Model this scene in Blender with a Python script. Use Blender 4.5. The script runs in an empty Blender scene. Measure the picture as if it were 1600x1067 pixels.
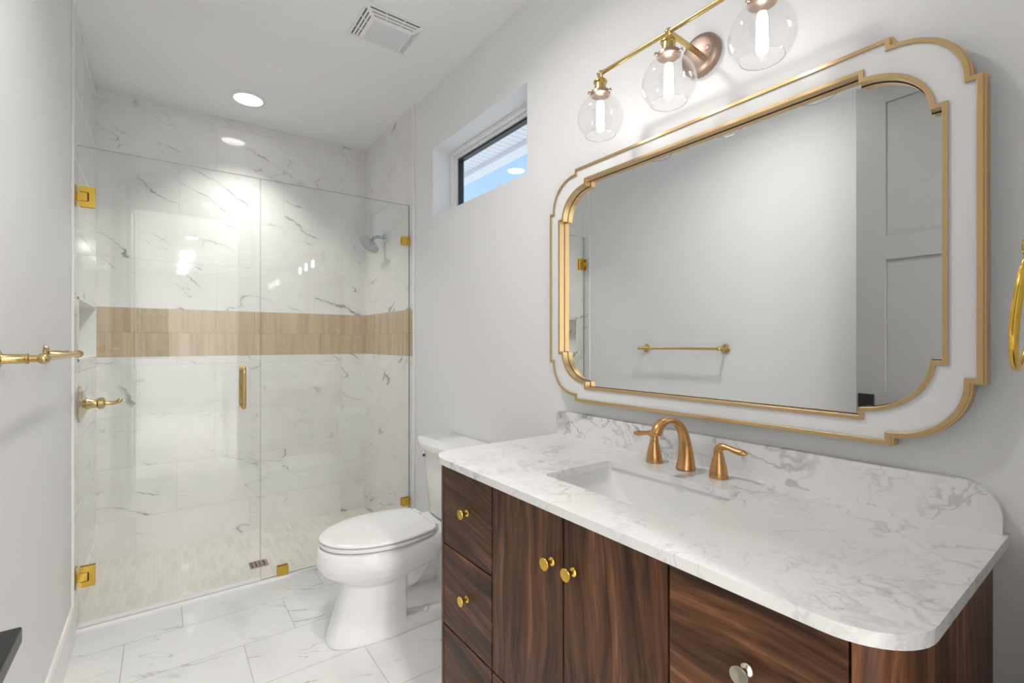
import bpy, bmesh, math, random
from mathutils import Vector, Matrix
PI = math.pi
S = bpy.context.scene
C = S.collection
random.seed(4)

# ------------------------------------------------------------------ camera
YAW = 0.6333
cam_d = bpy.data.cameras.new('camera')
cam_d.sensor_width = 36.0
cam_d.lens = 36.0 * 743.3 / 1600.0
cam_d.shift_y = 1.9 / 1600.0
cam_d.clip_start = 0.02
cam = bpy.data.objects.new('camera', cam_d)
C.objects.link(cam)
cam.location = (0, 0, 1.27)
cam.rotation_euler = (PI / 2, 0, -YAW)
S.camera = cam

# ------------------------------------------------------------------ world, sun, exposure
S.view_settings.view_transform = 'Standard'
S.view_settings.look = 'None'
S.view_settings.gamma = 1.0
S.view_settings.use_curve_mapping = False
S.view_settings.exposure = 0.50
S.cycles.use_denoising = True
S.cycles.max_bounces = 14
S.cycles.diffuse_bounces = 6
S.cycles.glossy_bounces = 7
S.cycles.transparent_max_bounces = 24
S.cycles.caustics_reflective = False
S.cycles.caustics_refractive = False
S.cycles.sample_clamp_indirect = 6.0
w = bpy.data.worlds.new('sky'); S.world = w; w.use_nodes = True
nt = w.node_tree; nt.nodes.clear()
wo = nt.nodes.new('ShaderNodeOutputWorld'); bg = nt.nodes.new('ShaderNodeBackground')
tc = nt.nodes.new('ShaderNodeTexCoord'); sp = nt.nodes.new('ShaderNodeSeparateXYZ'); cr = nt.nodes.new('ShaderNodeValToRGB')
nt.links.new(tc.outputs['Generated'], sp.inputs[0]); nt.links.new(sp.outputs[2], cr.inputs[0])
cr.color_ramp.elements[0].position = 0.0; cr.color_ramp.elements[0].color = (0.55, 0.76, 0.98, 1)
cr.color_ramp.elements[1].position = 0.8; cr.color_ramp.elements[1].color = (0.10, 0.26, 0.62, 1)
nt.links.new(cr.outputs[0], bg.inputs[0]); bg.inputs[1].default_value = 1.0
nt.links.new(bg.outputs[0], wo.inputs[0])

def lamp(name, kind, loc, energy, color=(1, 1, 1), rot=(0, 0, 0), **kw):
    d = bpy.data.lights.new(name, kind); d.energy = energy; d.color = color
    for k, v in kw.items(): setattr(d, k, v)
    o = bpy.data.objects.new(name, d); C.objects.link(o); o.location = loc; o.rotation_euler = rot
    return o
lamp('sun', 'SUN', (4, 0, 6), 3.0, (1, 0.96, 0.9), (math.radians(20), math.radians(28), 0), angle=0.02)

CEIL = 2.75
P_SHOWER, P_FILL, P_HALL = 4.8, 6.5, 55.0
WARM = (1.0, 0.975, 0.945)
LIGHTS = [(0.418, 3.271, P_SHOWER), (0.42, 1.25, P_FILL)]  # shower light, then an added fill lamp the room does not have
HALL_LIGHTS = [(0.33, -1.05, 24.0), (0.33, -2.4, P_HALL), (0.33, -3.6, 40.0), (0.33, -4.7, 14.0)]
for i, (lx, ly, e) in enumerate(LIGHTS + HALL_LIGHTS):
    lamp('downlight_lamp', 'AREA', (lx, ly, CEIL - 0.014), e, WARM, shape='DISK', size=0.145, spread=math.radians(100 if ly > 3 else 150 if ly > 0 else 180))

# ------------------------------------------------------------------ node helpers
class NT:
    def __init__(s, name):
        s.m = bpy.data.materials.new(name); s.m.use_nodes = True
        s.t = s.m.node_tree; s.t.nodes.clear()
        s.out = s.t.nodes.new('ShaderNodeOutputMaterial')
        s.co = s.t.nodes.new('ShaderNodeTexCoord').outputs['Object']
    def n(s, kind, **kw):
        x = s.t.nodes.new(kind)
        for k, v in kw.items(): setattr(x, k, v)
        return x
    def put(s, sock, v):
        if hasattr(v, 'is_linked') or isinstance(v, bpy.types.NodeSocket): s.t.links.new(v, sock)
        else: sock.default_value = v
    def m_(s, op, a, b=0.0, c=0.0, clamp=False):
        x = s.n('ShaderNodeMath', operation=op, use_clamp=clamp)
        s.put(x.inputs[0], a); s.put(x.inputs[1], b); s.put(x.inputs[2], c)
        return x.outputs[0]
    def v_(s, op, a, b=(0, 0, 0), scale=None):
        x = s.n('ShaderNodeVectorMath', operation=op)
        s.put(x.inputs[0], a); s.put(x.inputs[1], b)
        if scale is not None: s.put(x.inputs['Scale'], scale)
        return x.outputs[1] if op in ('DOT_PRODUCT', 'LENGTH') else x.outputs[0]
    def sep(s, v):
        x = s.n('ShaderNodeSeparateXYZ'); s.put(x.inputs[0], v); return x.outputs
    def comb(s, a, b, c=0.0):
        x = s.n('ShaderNodeCombineXYZ'); s.put(x.inputs[0], a); s.put(x.inputs[1], b); s.put(x.inputs[2], c); return x.outputs[0]
    def noise(s, v, scale=5.0, detail=2.0, rough=0.5, dist=0.0, col=False):
        x = s.n('ShaderNodeTexNoise'); s.put(x.inputs['Vector'], v)
        s.put(x.inputs['Scale'], scale); s.put(x.inputs['Detail'], detail); s.put(x.inputs['Roughness'], rough); s.put(x.inputs['Distortion'], dist)
        return x.outputs[1] if col else x.outputs[0]
    def ramp(s, f, stops, interp='LINEAR'):
        x = s.n('ShaderNodeValToRGB'); s.put(x.inputs[0], f); r = x.color_ramp; r.interpolation = interp
        while len(r.elements) < len(stops): r.elements.new(0.5)
        for e, (p, c) in zip(r.elements, stops):
            e.position = p; e.color = (c, c, c, 1) if isinstance(c, (int, float)) else (*c, 1)
        return x.outputs[0]
    def mix(s, f, a, b):
        x = s.n('ShaderNodeMix', data_type='RGBA'); s.put(x.inputs[0], f)
        s.put(x.inputs[6], a if not isinstance(a, tuple) else (*a, 1)); s.put(x.inputs[7], b if not isinstance(b, tuple) else (*b, 1))
        return x.outputs[2]
    def smooth(s, v, lo, hi, a=0.0, b=1.0):
        x = s.n('ShaderNodeMapRange', interpolation_type='SMOOTHSTEP'); s.put(x.inputs[0], v)
        for i, q in enumerate((lo, hi, a, b)): s.put(x.inputs[1 + i], q)
        return x.outputs[0]
    def pbsdf(s, col, rough=0.5, metal=0.0, spec=0.5, bump=None, bstr=0.2, bdist=0.001, coat=0.0, **kw):
        b = s.n('ShaderNodeBsdfPrincipled')
        s.put(b.inputs['Base Color'], (*col, 1) if isinstance(col, tuple) else col)
        s.put(b.inputs['Roughness'], rough); s.put(b.inputs['Metallic'], metal); s.put(b.inputs['Specular IOR Level'], spec)
        if coat: b.inputs['Coat Weight'].default_value = coat; b.inputs['Coat Roughness'].default_value = 0.03
        for k, v in kw.items(): s.put(b.inputs[k.replace('_', ' ')], v)
        if bump is not None:
            n = s.n('ShaderNodeBump'); n.inputs['Strength'].default_value = bstr; n.inputs['Distance'].default_value = bdist
            s.put(n.inputs['Height'], bump); s.t.links.new(n.outputs[0], b.inputs['Normal'])
        s.t.links.new(b.outputs[0], s.out.inputs[0]); return s.m
    def abs_(s, v): return s.m_('ABSOLUTE', v)

def simple(name, col, rough=0.5, metal=0.0, noise=0.03, nscale=40, bstr=0.0, bdist=0.0005, **kw):
    t = NT(name)
    f = t.noise(t.co, nscale, 3)
    c = t.mix(f, tuple(max(0, x * (1 - noise)) for x in col), tuple(min(1, x * (1 + noise)) for x in col))
    return t.pbsdf(c, rough, metal, bump=f if bstr else None, bstr=bstr, bdist=bdist, **kw)

def brushed(name, col, rough=0.3, scale=(4, 4, 300)):
    t = NT(name)
    f = t.noise(t.v_('MULTIPLY', t.co, tuple(q * 6.0 for q in scale)), 1.0, 2)
    c = t.mix(f, tuple(x * 0.97 for x in col), tuple(min(1, x * 1.03) for x in col))
    r = t.m_('MULTIPLY_ADD', f, 0.03, rough - 0.015)
    return t.pbsdf(c, r, 1.0)

def paint(name, col, rough=0.55):
    t = NT(name)
    f = t.noise(t.co, 260, 2)
    return t.pbsdf(col, rough, bump=f, bstr=0.10, bdist=0.0006, spec=0.35)

def veins(t, U, V, tid, amount=1.0, scale=1.0):
    """sparse dark diagonal wisps of a calacatta look tile; tid = per-tile random colour socket"""
    off = t.v_('SCALE', tid, scale=37.0)
    P = t.v_('ADD', t.comb(U, V, 0.0), off)
    wv = t.v_('SCALE', t.v_('SUBTRACT', t.noise(P, 3.0 * scale, 2, 0.5, col=True), (0.5, 0.5, 0.5)), scale=0.16)
    wf = t.v_('SCALE', t.v_('SUBTRACT', t.noise(P, 20 * scale, 4, 0.7, col=True), (0.5, 0.5, 0.5)), scale=0.045)
    Q = t.v_('ADD', t.v_('ADD', P, wv), wf)
    rot = t.n('ShaderNodeVectorRotate', rotation_type='Z_AXIS'); t.put(rot.inputs['Vector'], Q); rot.inputs['Angle'].default_value = 0.40
    R = t.v_('MULTIPLY', rot.outputs[0], (0.75, 2.9, 1.0))
    n1 = t.noise(R, 1.35 * scale, 1.0, 0.4)
    d = t.abs_(t.m_('SUBTRACT', n1, 0.5))
    wid = t.m_('MULTIPLY_ADD', t.smooth(t.noise(P, 9.0, 2), 0.35, 0.7), 0.010, 0.003)
    line = t.smooth(t.m_('DIVIDE', d, wid), 0.0, 1.0, 1.0, 0.0)
    mask = t.smooth(t.noise(P, 3.4 * scale, 2), 0.50, 0.63)
    n2 = t.noise(R, 2.6 * scale, 2.0, 0.5)
    line2 = t.smooth(t.abs_(t.m_('SUBTRACT', n2, 0.46)), 0.0, 0.007, 1.0, 0.0)
    mask2 = t.smooth(t.noise(P, 4.6 * scale, 2), 0.52, 0.66)
    soft = t.m_('MULTIPLY', t.smooth(d, 0.0, 0.045, 1.0, 0.0), mask)
    a = t.m_('MULTIPLY', line, mask)
    b = t.m_('MULTIPLY', t.m_('MULTIPLY', line2, mask2), 0.6)
    s_ = t.m_('MULTIPLY', soft, 0.08)
    return t.m_('MULTIPLY', t.m_('ADD', t.m_('MAXIMUM', a, b), s_), amount, clamp=True)

def tile_coords(t, U, V, base, z0, W, Hh, shift, g):
    k = t.m_('FLOOR', t.m_('DIVIDE', t.m_('SUBTRACT', V, z0), Hh))
    u = t.m_('DIVIDE', t.m_('SUBTRACT', t.m_('SUBTRACT', U, base), t.m_('MULTIPLY', k, shift)), W)
    fu = t.m_('FRACT', u); tu = t.m_('FLOOR', u)
    fv = t.m_('FRACT', t.m_('DIVIDE', t.m_('SUBTRACT', V, z0), Hh))
    du = t.m_('MULTIPLY', t.m_('MINIMUM', fu, t.m_('SUBTRACT', 1.0, fu)), W)
    dv = t.m_('MULTIPLY', t.m_('MINIMUM', fv, t.m_('SUBTRACT', 1.0, fv)), Hh)
    d = t.m_('MINIMUM', du, dv)
    grout = t.smooth(d, g * 0.5, g * 1.1, 1.0, 0.0)
    wn = t.n('ShaderNodeTexWhiteNoise', noise_dimensions='2D'); t.put(wn.inputs['Vector'], t.comb(tu, k))
    return grout, wn.outputs['Color'], wn.outputs['Value']

def marble_tile(name, ax, base, z0lo, z0hi, split, W=0.605, Hh=0.305, shift=0.2017, col=(0.81, 0.805, 0.79), rough=0.04, vein=(0.27, 0.27, 0.275), groutc=(0.66, 0.65, 0.63), g=0.0020, amount=0.90, floor=False):
    t = NT(name); x, y, z = t.sep(t.co)
    if floor: U, V = x, y; z0 = z0lo
    else:
        U = x if ax == 'x' else y; V = z
        sel = t.m_('GREATER_THAN', V, split)
        z0 = t.m_('ADD', z0lo, t.m_('MULTIPLY', sel, z0hi - z0lo))
        if isinstance(base, tuple): base = t.m_('ADD', base[0], t.m_('MULTIPLY', sel, base[1] - base[0]))
    gr, tid, val = tile_coords(t, U, V, base, z0, W, Hh, shift, g)
    v = veins(t, U, V, tid, amount)
    cloud = t.noise(t.v_('ADD', t.comb(U, V, 0.0), t.v_('SCALE', tid, scale=9.0)), 4.0, 4, 0.6)
    c0 = t.mix(t.smooth(cloud, 0.35, 0.75), col, tuple(q * 0.93 for q in col))
    c = t.mix(v, c0, vein)
    c = t.mix(gr, c, groutc)
    r = t.m_('MULTIPLY_ADD', gr, 0.5, rough)
    return t.pbsdf(c, r, 0.0, spec=0.5, bump=t.m_('SUBTRACT', 1.0, gr), bstr=0.25, bdist=0.0006)

def wood_band(name, ax):
    t = NT(name); x, y, z = t.sep(t.co); U = x if ax == 'x' else y
    gr, tid, val = tile_coords(t, U, z, 0.03, 1.185, 0.302, 0.1475, 0.17, 0.0016)
    P = t.v_('ADD', t.comb(t.m_('MULTIPLY', U, 46.0), t.m_('MULTIPLY', z, 1.6), 0.0), t.v_('SCALE', tid, scale=30.0))
    f = t.noise(P, 1.0, 3, 0.6)
    st = t.noise(t.comb(t.m_('MULTIPLY', U, 14.0), k_ := t.m_('FLOOR', t.m_('DIVIDE', t.m_('SUBTRACT', z, 1.185), 0.1475)), 0.0), 1.0, 1)
    c = t.ramp(t.m_('ADD', t.m_('MULTIPLY', f, 0.55), t.m_('MULTIPLY', st, 0.45)), [(0.3, (0.43, 0.31, 0.20)), (0.5, (0.56, 0.43, 0.29)), (0.7, (0.66, 0.53, 0.38))])
    c = t.mix(t.m_('MULTIPLY', gr, 0.7), c, (0.34, 0.24, 0.15))
    return t.pbsdf(c, 0.22, bump=t.m_('SUBTRACT', 1.0, gr), bstr=0.2, bdist=0.0005)

def shower_mosaic(name):
    t = NT(name); x, y, z = t.sep(t.co)
    # small upright strips, random shades, each row shifted
    gr, tid, val = tile_coords(t, y, x, 0.0, 0.0, 0.098, 0.0205, 0.037, 0.0011)
    f = t.noise(t.comb(t.m_('MULTIPLY', x, 120.0), t.m_('MULTIPLY', y, 12.0), 0.0), 1.0, 3)
    c = t.ramp(t.m_('ADD', t.m_('MULTIPLY', val, 0.8), t.m_('MULTIPLY', f, 0.2)), [(0.0, (0.60, 0.57, 0.50)), (0.35, (0.67, 0.64, 0.57)), (0.7, (0.71, 0.68, 0.62)), (1.0, (0.66, 0.63, 0.57))])
    c = t.mix(t.m_('MULTIPLY', gr, 0.6), c, (0.56, 0.53, 0.47))
    return t.pbsdf(c, 0.32, bump=t.m_('SUBTRACT', 1.0, gr), bstr=0.3, bdist=0.0005)

def quartz(name, big=False):
    t = NT(name)
    P = t.co
    x, y, z = t.sep(P)
    if big: P = t.comb(y, z, 3.1)
    else: P = t.comb(y, x, t.m_('MULTIPLY', z, 1.0))
    s1 = 1.6 if big else 1.0
    w1 = t.v_('SCALE', t.v_('SUBTRACT', t.noise(P, 5.0, 3, 0.6, col=True), (0.5, 0.5, 0.5)), scale=0.22)
    w2 = t.v_('SCALE', t.v_('SUBTRACT', t.noise(P, 28.0, 4, 0.7, col=True), (0.5, 0.5, 0.5)), scale=0.04)
    Q = t.v_('ADD', t.v_('ADD', P, w1), w2)
    def ridge(sc, wd, mid=0.5, det=2.0):
        nn = t.noise(Q, sc, det, 0.55)
        return t.smooth(t.abs_(t.m_('SUBTRACT', nn, mid)), 0.0, wd, 1.0, 0.0)
    m1 = t.smooth(t.noise(P, 3.6, 2), 0.44, 0.62)
    m2 = t.smooth(t.noise(t.v_('ADD', P, (5, 3, 1)), 5.5, 2), 0.46, 0.62)
    a = t.m_('MULTIPLY', ridge(7.0 if not big else 6.0, 0.028), m1)
    b = t.m_('MULTIPLY', ridge(15.0 if not big else 13.0, 0.035, 0.52, 3.0), m2)
    patch = t.m_('MULTIPLY', t.smooth(t.noise(Q, 5.0, 4, 0.6), 0.54, 0.64), m1)
    v = t.m_('ADD', t.m_('ADD', t.m_('MULTIPLY', a, 0.55 if big else 0.36), t.m_('MULTIPLY', b, 0.42 if big else 0.30)), t.m_('MULTIPLY', patch, 0.45 if big else 0.10), clamp=True)
    c = t.mix(v, (0.84, 0.835, 0.825), (0.33, 0.325, 0.325))
    return t.pbsdf(c, 0.14, spec=0.5)

def walnut(name, axis='z', tilt=0.0, dark=1.0, seed=0.0):
    t = NT(name)
    info = t.n('ShaderNodeObjectInfo')
    P0 = t.v_('ADD', t.co, t.v_('SCALE', t.comb(info.outputs['Random'], t.m_('MULTIPLY', info.outputs['Random'], 7.3), t.m_('MULTIPLY', info.outputs['Random'], 3.7)), scale=5.0))
    P0 = t.v_('ADD', P0, (seed, seed * 2.1, seed * 0.7))
    if tilt:
        r = t.n('ShaderNodeVectorRotate', rotation_type='X_AXIS'); t.put(r.inputs['Vector'], P0); r.inputs['Angle'].default_value = tilt
        P0 = r.outputs[0]
    # slow warp gives the cathedral figure
    wv = t.v_('SCALE', t.v_('SUBTRACT', t.noise(t.v_('MULTIPLY', P0, (1, 2.6, 1.3) if axis == 'z' else (1, 1.3, 2.6)), 1.3, 2, 0.5, col=True), (0.5, 0.5, 0.5)), scale=0.13)
    P = t.v_('ADD', P0, wv)
    st = (17, 17, 0.8) if axis == 'z' else (17, 0.8, 17)
    fi = (170, 170, 4) if axis == 'z' else (170, 4, 170)
    a = t.noise(t.v_('MULTIPLY', P, st), 1.0, 4, 0.62)
    rings = t.noise(t.v_('MULTIPLY', P, tuple(q * 3.2 for q in st)), 1.0, 2, 0.5)
    fine = t.noise(t.v_('MULTIPLY', P, fi), 1.0, 2, 0.6)
    f = t.m_('ADD', t.m_('ADD', t.m_('MULTIPLY', a, 0.46), t.m_('MULTIPLY', rings, 0.34)), t.m_('MULTIPLY', fine, 0.20))
    D = dark
    c = t.ramp(f, [(0.35, (0.016 * D, 0.0070 * D, 0.0036 * D)), (0.43, (0.046 * D, 0.019 * D, 0.0085 * D)), (0.50, (0.088 * D, 0.036 * D, 0.0155 * D)), (0.57, (0.150 * D, 0.064 * D, 0.028 * D)), (0.65, (0.29 * D, 0.138 * D, 0.066 * D))])
    return t.pbsdf(c, t.m_('MULTIPLY_ADD', fine, 0.15, 0.34), bump=fine, bstr=0.12, bdist=0.0004, spec=0.28)

def clear_glass(name, tint=(0.97, 0.985, 0.975), f0=0.04, rough=0.0):
    """thin clear glass: straight-through transmission with fresnel reflection on both faces"""
    t = NT(name)
    g = t.n('ShaderNodeNewGeometry')
    c = t.abs_(t.v_('DOT_PRODUCT', g.outputs['Normal'], g.outputs['Incoming']))
    k = t.m_('POWER', t.m_('SUBTRACT', 1.0, c, clamp=True), 5.0)
    F = t.m_('MULTIPLY_ADD', k, 1.0 - f0, f0)
    tr = t.n('ShaderNodeBsdfTransparent'); tr.inputs[0].default_value = (*tint, 1)
    gl = t.n('ShaderNodeBsdfGlossy'); gl.inputs['Roughness'].default_value = rough; gl.inputs[0].default_value = (1, 1, 1, 1)
    mx = t.n('ShaderNodeMixShader'); t.put(mx.inputs[0], F); t.t.links.new(tr.outputs[0], mx.inputs[1]); t.t.links.new(gl.outputs[0], mx.inputs[2])
    t.t.links.new(mx.outputs[0], t.out.inputs[0]); return t.m

def emit(name, col, strength):
    t = NT(name); e = t.n('ShaderNodeEmission'); e.inputs[0].default_value = (*col, 1); e.inputs[1].default_value = strength
    t.t.links.new(e.outputs[0], t.out.inputs[0]); return t.m

M = {}
M['wall'] = paint('wall_paint', (0.815, 0.815, 0.82))
M['ceiling'] = paint('ceiling_paint', (0.86, 0.865, 0.87), 0.7)
M['trim'] = simple('trim_white', (0.83, 0.83, 0.82), 0.28, noise=0.01)
M['vinyl'] = simple('window_vinyl', (0.85, 0.85, 0.85), 0.3, noise=0.01)
M['black'] = simple('black_matte', (0.012, 0.014, 0.014), 0.4)
M['blackmetal'] = simple('black_metal', (0.03, 0.03, 0.032), 0.32, 0.6)
M['gap'] = simple('dark_gap', (0.01, 0.007, 0.006), 0.8)
M['floor'] = marble_tile('floor_marble', 'x', 0.275, 1.975, 0, 0, W=0.608, Hh=0.303, shift=0.2027, floor=True, rough=0.045, col=(0.80, 0.80, 0.795), groutc=(0.45, 0.45, 0.44), amount=0.75, g=0.0020)
M['tile_x'] = marble_tile('wall_marble_back', 'x', (0.474, 0.286), -0.085, 1.470, 1.3)
M['tile_y'] = marble_tile('wall_marble_side', 'y', (0.30, 0.02), -0.085, 1.470, 1.3)
M['band_x'] = wood_band('wood_look_tile_back', 'x')
M['band_y'] = wood_band('wood_look_tile_side', 'y')
M['mosaic'] = shower_mosaic('shower_floor_mosaic')
M['quartz'] = quartz('quartz_counter')
M['quartz_big'] = quartz('quartz_backsplash', True)
M['wal_z'] = walnut('walnut_upright', 'z')
M['wal_y'] = walnut('walnut_slanting', 'y', tilt=-0.12)
M['wal_lit'] = walnut('walnut_lit', 'z', dark=1.9, seed=3.0)  # brighter walnut copy; warm light on the side panels put into the colour
M['ceramic'] = simple('white_ceramic', (0.84, 0.84, 0.835), 0.07, noise=0.005, coat=0.3, bstr=0.0)
M['seatplastic'] = simple('white_seat_plastic', (0.83, 0.83, 0.825), 0.16, noise=0.005, bstr=0.0)
M['brass'] = brushed('satin_brass', (0.60, 0.45, 0.19), 0.27, (40, 40, 40))
M['polished'] = simple('polished_gold', (0.78, 0.50, 0.09), 0.16, 1.0, noise=0.04)
M['copper'] = brushed('brushed_copper_gold', (0.62, 0.35, 0.14), 0.27, (60, 260, 12))
M['rim'] = brushed('brushed_gold_rim', (0.70, 0.50, 0.26), 0.34, (30, 30, 30))
M['bronze'] = simple('rose_bronze', (0.42, 0.31, 0.25), 0.42, 1.0)
M['chrome'] = simple('chrome', (0.50, 0.53, 0.56), 0.07, 1.0, noise=0.01)
M['champagne'] = simple('champagne_nickel', (0.70, 0.62, 0.50), 0.12, 1.0, noise=0.02)
M['nickel'] = simple('pale_gold_nickel', (0.82, 0.76, 0.62), 0.14, 1.0)
M['mirror'] = simple('mirror_silver', (0.90, 0.91, 0.91), 0.0, 1.0, noise=0.0, bstr=0.0)
M['lacquer'] = simple('white_lacquer', (0.80, 0.795, 0.79), 0.3, noise=0.01)
M['glass'] = clear_glass('clear_glass', (0.975, 0.985, 0.978))
M['glassedge'] = simple('green_glass_edge', (0.22, 0.30, 0.26), 0.1)
M['globe'] = clear_glass('lamp_globe_glass', (0.985, 0.985, 0.985), 0.045)
t = NT('glass_rim'); x_ = t.n('ShaderNodeBsdfTransparent'); x_.inputs[0].default_value = (0.70, 0.70, 0.70, 1); t.t.links.new(x_.outputs[0], t.out.inputs[0]); M['rimglass'] = t.m  # grey tint stands in for the refraction darkening at the globe rim
M['lit'] = emit('lit_lens', (1.0, 0.98, 0.95), 9.0)
M['filament'] = emit('glowing_filament', (1.0, 0.96, 0.91), 17.0)
M['greydoor'] = simple('grey_door_paint', (0.30, 0.295, 0.285), 0.4, noise=0.01)
M['lens'] = simple('frosted_fan_lens', (0.72, 0.73, 0.74), 0.3, noise=0.01)
M['dark'] = simple('dark_slot', (0.12, 0.12, 0.12), 0.7)
M['rubber'] = simple('clear_sweep_vinyl', (0.75, 0.76, 0.74), 0.25)
M['soffit'] = None
t = NT('vented_soffit'); x, y, z = t.sep(t.co)
f = t.m_('FRACT', t.m_('MULTIPLY', y, 18.0)); ln = t.smooth(t.m_('MINIMUM', f, t.m_('SUBTRACT', 1.0, f)), 0.03, 0.10, 1.0, 0.0)
f2 = t.m_('FRACT', t.m_('MULTIPLY', y, 90.0)); d2 = t.smooth(f2, 0.3, 0.6)
f3 = t.m_('FRACT', t.m_('MULTIPLY', x, 60.0)); holes = t.m_('MULTIPLY', t.m_('LESS_THAN', f3, 0.4), t.m_('MULTIPLY', d2, 0.3))
M['soffit'] = t.pbsdf(t.mix(t.m_('MAXIMUM', t.m_('MULTIPLY', ln, 0.6), holes), (0.88, 0.88, 0.88), (0.35, 0.35, 0.36)), 0.5)
M['grass'] = simple('lawn', (0.16, 0.24, 0.07), 0.9, noise=0.5, nscale=30)
M['bounce'] = simple('pale_bounce_ground', (0.72, 0.70, 0.66), 0.9, noise=0.05)
M['leaf'] = simple('leaf_green', (0.24, 0.50, 0.10), 0.6, noise=0.5, nscale=12)
M['bark'] = simple('tree_bark', (0.2, 0.15, 0.1), 0.9)
M['halltile'] = simple('hall_floor_tile', (0.78, 0.77, 0.75), 0.35, noise=0.1, nscale=6)

# ------------------------------------------------------------------ mesh helpers
OFF = {}
def setp(o, label=None, cat=None, group=None, kind=None):
    if label: o['label'] = label
    if cat: o['category'] = cat
    if group: o['group'] = group
    if kind: o['kind'] = kind
    return o
def thing(name, loc, label, cat, group=None):
    o = bpy.data.objects.new(name, None); C.objects.link(o); o.location = loc; o.empty_display_size = 0.05
    OFF[o.name] = Vector(loc)
    return setp(o, label, cat, group)

def finish(bm, name, mats, parent=None, smooth=35, bevel=0.0, seg=2, sub=0, kind=None, label=None):
    me = bpy.data.meshes.new(name)
    off = OFF.get(parent.name, Vector((0, 0, 0))) if parent else Vector((0, 0, 0))
    bm.transform(Matrix.Translation(-off))
    bmesh.ops.recalc_face_normals(bm, faces=bm.faces)
    bm.to_mesh(me); bm.free()
    if not isinstance(mats, (list, tuple)): mats = [mats]
    for m in mats: me.materials.append(m)
    o = bpy.data.objects.new(name, me); C.objects.link(o)
    if parent: o.parent = parent
    OFF[o.name] = off
    if smooth:
        me.shade_smooth(); me.set_sharp_from_angle(angle=math.radians(smooth))
    if bevel:
        b = o.modifiers.new('bevel', 'BEVEL'); b.width = bevel; b.segments = seg; b.limit_method = 'ANGLE'; b.angle_limit = math.radians(40)
        b.harden_normals = True
    if sub:
        s = o.modifiers.new('sub', 'SUBSURF'); s.levels = sub; s.render_levels = sub
    if kind: o['kind'] = kind
    if label: o['label'] = label
    return o

def box(bm, x0, x1, y0, y1, z0, z1, mi=0):
    v = [bm.verts.new((x, y, z)) for z in (z0, z1) for y in (y0, y1) for x in (x0, x1)]
    for f in ((0, 2, 3, 1), (4, 5, 7, 6), (0, 1, 5, 4), (2, 6, 7, 3), (0, 4, 6, 2), (1, 3, 7, 5)):
        bm.faces.new([v[i] for i in f]).material_index = mi
def B(*boxes):
    bm = bmesh.new()
    for b in boxes: box(bm, *b)
    return bm

def frame_from(d):
    d = Vector(d).normalized()
    u = Vector((0, 0, 1)) if abs(d.z) < 0.9 else Vector((1, 0, 0))
    a = d.cross(u).normalized(); b = d.cross(a).normalized()
    return a, b
def lathe(bm, prof, origin=(0, 0, 0), axis=(0, 0, 1), n=32, cap=True, mi=0, sx=1.0, sy=1.0):
    """prof: list of (radius, height along axis)"""
    ax = Vector(axis).normalized(); a, b = frame_from(ax); o = Vector(origin); rings = []
    for r, h in prof:
        rings.append([bm.verts.new(o + ax * h + a * (r * sx * math.cos(2 * PI * i / n)) + b * (r * sy * math.sin(2 * PI * i / n))) for i in range(n)])
    for r0, r1 in zip(rings, rings[1:]):
        for i in range(n):
            bm.faces.new((r0[i], r0[(i + 1) % n], r1[(i + 1) % n], r1[i])).material_index = mi
    if cap:
        if prof[0][0] > 1e-5: bm.faces.new(rings[0]).material_index = mi
        if prof[-1][0] > 1e-5: bm.faces.new(rings[-1]).material_index = mi
    return bm
def loft(bm, rings, cap0=True, cap1=True, closed=True, mi=0):
    R = [[bm.verts.new(p) for p in r] for r in rings]
    n = len(R[0])
    for r0, r1 in zip(R, R[1:]):
        for i in range(n if closed else n - 1):
            bm.faces.new((r0[i], r0[(i + 1) % n], r1[(i + 1) % n], r1[i])).material_index = mi
    if cap0: bm.faces.new(R[0][::-1]).material_index = mi
    if cap1: bm.faces.new(R[-1]).material_index = mi
    return bm
def catmull(pts, n=8):
    out = []
    P = [pts[0]] + list(pts) + [pts[-1]]
    for i in range(1, len(P) - 2):
        for k in range(n):
            t = k / n
            out.append(tuple(0.5 * ((2 * b) + (c - a) * t + (2 * a - 5 * b + 4 * c - d) * t * t + (-a + 3 * b - 3 * c + d) * t ** 3)
                             for a, b, c, d in zip(P[i - 1], P[i], P[i + 1], P[i + 2])))
    out.append(tuple(pts[-1])); return out
def tube(bm, pts, rad, n=16, ref=(0, 1, 0), flat=None, cap=True, closed=False, mi=0):
    """pts of (x,y,z); rad number or list; flat: list scaling the second axis"""
    P = [Vector(p[:3]) for p in pts]; N = len(P)
    if not isinstance(rad, (list, tuple)): rad = [rad] * N
    if flat is None: flat = [1.0] * N
    ref = Vector(ref); rings = []
    for i in range(N):
        if closed: d = P[(i + 1) % N] - P[i - 1]
        else: d = P[min(i + 1, N - 1)] - P[max(i - 1, 0)]
        d.normalize()
        a = ref - d * ref.dot(d)
        if a.length < 1e-3: a = frame_from(d)[0]
        a.normalize(); b = d.cross(a)
        rings.append([P[i] + a * rad[i] * math.cos(2 * PI * k / n) + b * rad[i] * flat[i] * math.sin(2 * PI * k / n) for k in range(n)])
    if closed: rings.append(rings[0])
    if closed:
        R = [[bm.verts.new(p) for p in r] for r in rings[:-1]]; R.append(R[0])
        for r0, r1 in zip(R, R[1:]):
            for i in range(n): bm.faces.new((r0[i], r0[(i + 1) % n], r1[(i + 1) % n], r1[i])).material_index = mi
        return bm
    return loft(bm, rings, cap, cap, mi=mi)
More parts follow.
